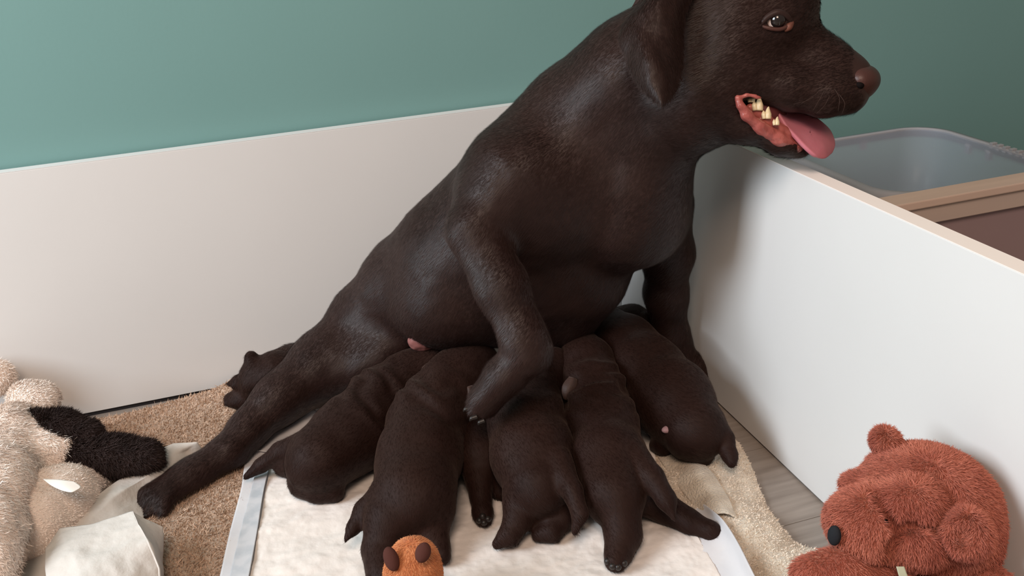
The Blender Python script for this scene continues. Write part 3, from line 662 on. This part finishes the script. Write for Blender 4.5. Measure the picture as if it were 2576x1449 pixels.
# long puppy with the stretched hind foot
pf = puppy('long puppy stretched out with a hind foot pointing straight at the viewer',
    [[(1545, 1245, .052, 82), (1530, 1160, .058, 92), (1512, 1070, .064, 90), (1492, 985, .072, 78), (1474, 915, .084, 66), (1462, 880, .09, 52)],
     [(1560, 1290, .044, 56), (1566, 1345, .030, 46), (1556, 1390, .022, 36), (1549, 1412, .020, 30)],
     [(1590, 1145, .074, 42), (1638, 1200, .070, 33), (1676, 1260, .058, 25), (1697, 1308, .046, 8)],
     [(1600, 1240, .036, 56), (1665, 1275, .026, 40), (1735, 1312, .020, 32), (1790, 1335, .018, 24), (1812, 1338, .018, 14)]],
    (.15, -.9, -.3), atz(1545, 1290, 0), 5.5, ears=[(1432, 978, 20, 30, 20)], wr=[(1490, 985, .09, -20, -90, .022, .0036, .034)])
toes(pf[3], pf[0], [(1526, 1412), (1540, 1426), (1556, 1428), (1572, 1418)])
# right puppy on the cream towel
pg = puppy('puppy at the right on the cream towel, tail hanging beside the bare floor',
    [[(1745, 1080, .056, 82), (1690, 1005, .062, 100), (1625, 935, .070, 92), (1575, 875, .080, 78), (1535, 835, .090, 64)],
     [(1690, 1090, .040, 50), (1670, 1118, .026, 26), (1650, 1120, .020, 18)],
     [(1745, 1115, .042, 48), (1765, 1138, .030, 30), (1772, 1152, .024, 20)],
     [(1790, 1060, .060, 36), (1822, 1105, .050, 24), (1836, 1145, .040, 19), (1840, 1166, .036, 12)]],
    (.5, -.8, -.3), atz(1720, 1130, 0), 6.1)
c, nn = hit(pg[3], 1676, 1080); ball('bare_belly_spot', c-nn*.0030, .0075, M['pup_skin'], pg[0], (1.1, .7, .55))
# puppy at the back in the corner
ph = puppy('dark puppy half hidden in the box corner behind the standing foreleg',
    [[(1640, 830, .075, 34), (1590, 815, .080, 46), (1530, 830, .080, 50), (1480, 850, .08, 46)], [(1640, 830, .06, 26), (1625, 800, .095, 18)]],
    (-.6, -.3, -.5), atz(1580, 880, 0), 7.3, n=6000)
# puppy behind the hind leg
pa = puppy('puppy lying behind the dog\'s stretched hind leg against the board',
    [[(650, 950, .060, 48), (700, 945, .060, 58), (770, 950, .055, 55)],
     [.006, (630, 965, .050, 34), (600, 962, .052, 18), (572, 966, .050, 5)],
     [.008, (650, 990, .036, 34), (610, 1002, .028, 26), (582, 1006, .026, 20)],
     [.006, (640, 925, .075, 28), (632, 898, .088, 14), (626, 902, .088, 10)]],
    (-.8, -.4, -.3), atz(660, 1000, 0), 8.8, n=8000)

# ================================================================ red-brown teddy bear
TT = .762
T = Solid(.016)
T.ell(2325, 1268, TT, 172, 152, .056, -14).ell(2400, 1340, TT, 110, 120, .05, 0)
T.ell(2185, 1318, TT-.035, 104, 98, .034, -8, k=.014)                 # muzzle
T.ell(2305, 1368, TT-.038, 82, 66, .028, 0, k=.010)                   # lower cheek
T.ell(2290, 1270, TT-.046, 70, 60, .018, 0, k=.012)                   # puffed brow
T.ell(2150, 1222, TT+.01, 34, 34, .016, 0, k=.008)
T.chain([(2215, 1262, .706, 9), (2226, 1310, .705, 15), (2234, 1360, .704, 14), (2240, 1420, .706, 12)], k=.010, cut=True)
T.chain([(2236, 1345, .704, 11), (2290, 1318, .703, 8), (2360, 1335, .706, 7)], k=.008, cut=True)
T.chain([(2192, 1205, .716, 9), (2214, 1258, .708, 9)], k=.010, cut=True)
T.chain([(2345, 1180, .718, 7), (2392, 1250, .712, 7), (2405, 1290, .710, 6)], k=.008, cut=True)
TV, TQ = T.build(.0024, xmax=-.002); TV = ripple(TV, TQ, .002, 45, 1.0)
TED = empty('teddy_bear', atz(2330, 1530, 0), 'rust red plush teddy bear slumped against the white side board', 'teddy bear')
head = mesh_obj('head', TV, TQ, M['teddy'], TED)
def outward(c0): return lambda P, Nn: (P-c0)+np.array([0, 0, -.25])
tflow = outward(at(2290, 1250, TT-.06))
pile('plush_pile', TV, TQ, 90000, .0048, .0006, M['teddy_fur'], head, flow=tflow, lay=.62, rnd=.2, curl=.2, seed=21)
TB = bvh_of(TV, TQ)
B = Solid(.02); B.ell(2340, 1560, TT+.01, 190, 170, .055, 0)
B.chain([(2230, 1470, TT-.03, 70), (2110, 1450, TT-.045, 60), (2045, 1452, TT-.05, 54)], k=.012)
B.chain([(2450, 1460, TT-.02, 70), (2520, 1500, TT-.04, 55)], k=.012)
B.chain([(2240, 1640, TT-.04, 80), (2140, 1640, TT-.09, 62)], k=.012)
B.chain([(2400, 1660, TT-.06, 80), (2360, 1680, TT-.11, 62)], k=.012)
V, Q = B.build(.0026, floor=.001, xmax=-.002); V = ripple(V, Q, .002, 40, 2.0)
tb = mesh_obj('body', V, Q, M['teddy'], TED); pile('plush_pile', V, Q, 50000, .0048, .0006, M['teddy_fur'], tb, flow=(-.3, -.2, -.9), lay=.6, rnd=.16, curl=.15, seed=22)
for i, (x, y, t, rx, ry, rd, rot, hx, hy) in enumerate(((2430, 1340, TT-.062, 60, 62, .016, 10, 2418, 1350), (2228, 1112, TT+.012, 33, 38, .014, 15, 2222, 1108))):
    E_ = Solid(.006); E_.ell(x, y, t, rx, ry, rd, rot)
    if i == 0: E_.ell(hx, hy, t-.016, rx*.5, ry*.5, .014, rot, k=.006, cut=True)
    V, Q = E_.build(.0018, xmax=-.002); V = ripple(V, Q, .0014, 70, i+1.0)
    eo = mesh_obj('ear', V, Q, M['teddy'], TED); pile('plush_pile', V, Q, 12000 if i == 0 else 6000, .0050, .0006, M['teddy_fur'], eo, flow=outward(at(x, y, t)), lay=.5, rnd=.2, curl=.2, seed=23+i)
c, nn = hit(TB, 2113, 1342); NS = Solid(.004); u2 = N3(np.cross(nn, [0, 0, 1])); v2 = np.cross(nn, u2)
NS.ellw(c+nn*.006, (.0056, .0085, .004), np.stack([u2, v2, nn])); V, Q = NS.build(.0008); mesh_obj('nose', V, Q, M['felt_black'], TED)
c, nn = hit(TB, 2226, 1312); ball('eye', c+nn*.002, .0026, M['iris'], TED)
V, Q, _ = sheet([a3((2255, 1425, TT-.062), (2275, 1425, TT-.062)), a3((2262, 1450, TT-.064), (2284, 1450, TT-.064)), a3((2276, 1490, TT-.064), (2300, 1490, TT-.064))], 6, 12, thick=.0008); mesh_obj('neck_ribbon', V, Q, M['ribbon'], TED)

# ================================================================ small orange plush toy
OT = .86
O = Solid(.01); O.ell(1040, 1440, OT, 74, 76, .028, 0).ell(1042, 1390, OT, 46, 38, .02, 0).ell(1040, 1560, OT+.01, 92, 110, .036, 0)
OV, OQ = O.build(.0018, floor=0.0137); OV = ripple(OV, OQ, .0014, 60, 4.0)
ORG = empty('plush_toy', atz(1040, 1640, .012), 'small orange plush toy with two round brown ears at the bottom edge', 'plush toy')
ob = mesh_obj('body', OV, OQ, M['orange'], ORG)
pile('plush_pile', OV, OQ, 30000, .0030, .0004, M['orange_fur'], ob, flow=outward(at(1040, 1380, OT-.03)), lay=.7, rnd=.12, curl=.1, seed=31)
for (x, y, w_, h_, rot, d) in ((984, 1406, 19, 32, -22, -.024), (1064, 1390, 20, 26, 18, -.031)):
    E_ = Solid(.004); E_.ell(x, y, OT+d, w_, h_, .005, -rot); V, Q = E_.build(.0011); mesh_obj('ear', V, Q, M['brown_felt'], ORG)

# ================================================================ cream lamb toy
LAMB = empty('lamb_toy', atz(80, 1400, 0), 'cream fleece lamb toy with dark patch and dark arm lying face down', 'plush toy')
L = Solid(.02)
L.chainz([(30, 1110, .070, 92), (-20, 1240, .072, 100), (-60, 1400, .065, 110)])
L.chainz([(40, 1120, .070, 80), (130, 1135, .064, 62), (190, 1135, .060, 50)])
V, Q = L.build(.0026, floor=.001, ymax=-.003); V = ripple(V, Q, .003, 40, 3.0)
lb = mesh_obj('fleece_body', V, Q, M['cream'], LAMB)
pile('curly_pile', V, Q, 56000, .0060, .0013, M['cream_fur'], lb, flow=(.7, -.5, -.4), flat=True, lay=.76, rnd=.26, curl=.5, seed=41)
for nm, pts, m_, mf, n_, ln in (('dark_arm', [(215, 1145, .058, 50), (290, 1148, .052, 46), (365, 1148, .048, 42)], 'dark_fleece', 'dark_fur', 20000, .008),
                        ('dark_patch', [(85, 1052, .094, 22), (150, 1070, .091, 35), (222, 1090, .078, 34)], 'dark_fleece', 'dark_fur', 14000, .007),
                        ('cream_paw', [(70, 1000, .095, 44), (100, 1005, .090, 46)], 'cream', 'cream_fur', 9000, .0045),
                        ('belly', [(70, 1330, .034, 110), (140, 1270, .034, 96), (220, 1210, .030, 62)], 'cream_short', 'cream_fur', 12000, .0034)):
    S_ = Solid(.012); S_.chainz(pts); V, Q = S_.build(.0024, floor=.0015, ymax=-.003); V = ripple(V, Q, .002, 50, 2.0)
    o = mesh_obj(nm, V, Q, M[m_], LAMB); pile('curly_pile' if mf == 'cream_fur' else 'dark_pile', V, Q, n_, ln, .0010, M[mf], o, flow=(.8, -.2, -.5), flat=True, lay=.55, rnd=.25, curl=.3, seed=45)
V, Q, _ = sheet(pz([[(108, 1205, .088), (150, 1206, .088), (186, 1211, .086)], [(130, 1222, .086), (168, 1226, .086), (203, 1222, .084)], [(155, 1234, .084), (180, 1238, .084), (200, 1228, .084)]]), 12, 10, thick=.0006)
mesh_obj('sewn_label', V, Q, M['label'], LAMB)
# pale plush bump at the left edge
S_ = Solid(.01); S_.chainz([(-40, 955, .10, 60), (-10, 950, .10, 44)]); V, Q = S_.build(.0024, floor=.001, ymax=-.003)
pk = empty('plush_toy', atz(-20, 1000, 0), 'pale plush toy just showing at the left picture edge', 'plush toy')
o = mesh_obj('body', V, Q, M['cream_short'], pk); pile('plush_pile', V, Q, 5000, .006, .0009, M['cream_fur'], o, seed=51)

# ================================================================ beyond the side board: storage box and wooden rail
def rrect(x0, y0, x1, y1, r, n=8):
    P = []
    for cx, cy, a0 in ((x1-r, y1-r, 0), (x0+r, y1-r, 90), (x0+r, y0+r, 180), (x1-r, y0+r, 270)):
        P += [(cx+r*math.cos(math.radians(a0+90*i/n)), cy+r*math.sin(math.radians(a0+90*i/n))) for i in range(n+1)]
    return np.array(P)
def ring(name, loops, m, parent, closed=True):           # lofts a list of (outline, z) loops
    n = len(loops[0][0]); V = [np.column_stack([l, np.full(n, z)]) for l, z in loops]; k = len(loops)
    Fc = [[a*n+i, a*n+(i+1) % n, ((a+1) % k)*n+(i+1) % n, ((a+1) % k)*n+i] for a in range(k if closed else k-1) for i in range(n)]
    return mesh_obj(name, np.concatenate(V), Fc, m, parent)
TOTE = empty('storage_box', (.35, -.2, 0), 'clear frosted plastic storage box behind the side board', 'storage box')
X0, Y0, X1, Y1, ZR = .225, -.322, .485, -.068, .25
oc = lambda d, r: rrect(X0+d, Y0+d, X1-d, Y1-d, r)
ring('walls', [(oc(.0, .05), ZR), (oc(.022, .04), .003), (oc(.0245, .038), .003), (oc(.0025, .048), ZR)], M['plastic'], TOTE)
base = rrect(X0+.022, Y0+.022, X1-.022, Y1-.022, .04); mesh_obj('bottom', np.concatenate([np.column_stack([base, np.full(len(base), .002)]), np.column_stack([base, np.full(len(base), .004)])]),
    [list(range(len(base)))[::-1], [len(base)+i for i in range(len(base))]]+[[i, (i+1) % len(base), len(base)+(i+1) % len(base), len(base)+i] for i in range(len(base))], M['plastic'], TOTE)
rim = ring('rim', [(oc(-.011, .057), ZR-.014), (oc(-.011, .057), ZR), (oc(.0, .05), ZR+.002), (oc(.003, .048), ZR), (oc(.0, .05), ZR-.003), (oc(-.008, .055), ZR-.014)], M['plastic_rim'], TOTE)
for (x, y) in ((.30, Y1+.001), (.37, Y1+.001)): box('rim_tab', (x, y-.001, ZR-.022), (x+.008, y+.006, ZR-.008), M['plastic_rim'], TOTE)
for y in (-.16, -.20): box('rim_tab', (X1-.001, y, ZR-.022), (X1+.006, y+.008, ZR-.008), M['plastic_rim'], TOTE)
for i in range(9): box('rim_rib', (X1-.002, -.30+i*.012, ZR-.004), (X1+.007, -.294+i*.012, ZR+.0045), M['plastic_rim'], TOTE, .0008)
RAIL = empty('wooden_rail', (.5, -.355, 0), 'pale wooden rail with mauve front standing in front of the storage box', 'bed rail')
box('top_edge', (.03, -.372, .250), (1.0, -.339, .260), M['wood'], RAIL, .0015)
box('rail', (.03, -.368, .227), (1.0, -.341, .2488), M['wood_dark'], RAIL, .001)
box('front_panel', (.03, -.362, .002), (1.0, -.345, .2268), M['mauve'], RAIL, .001)
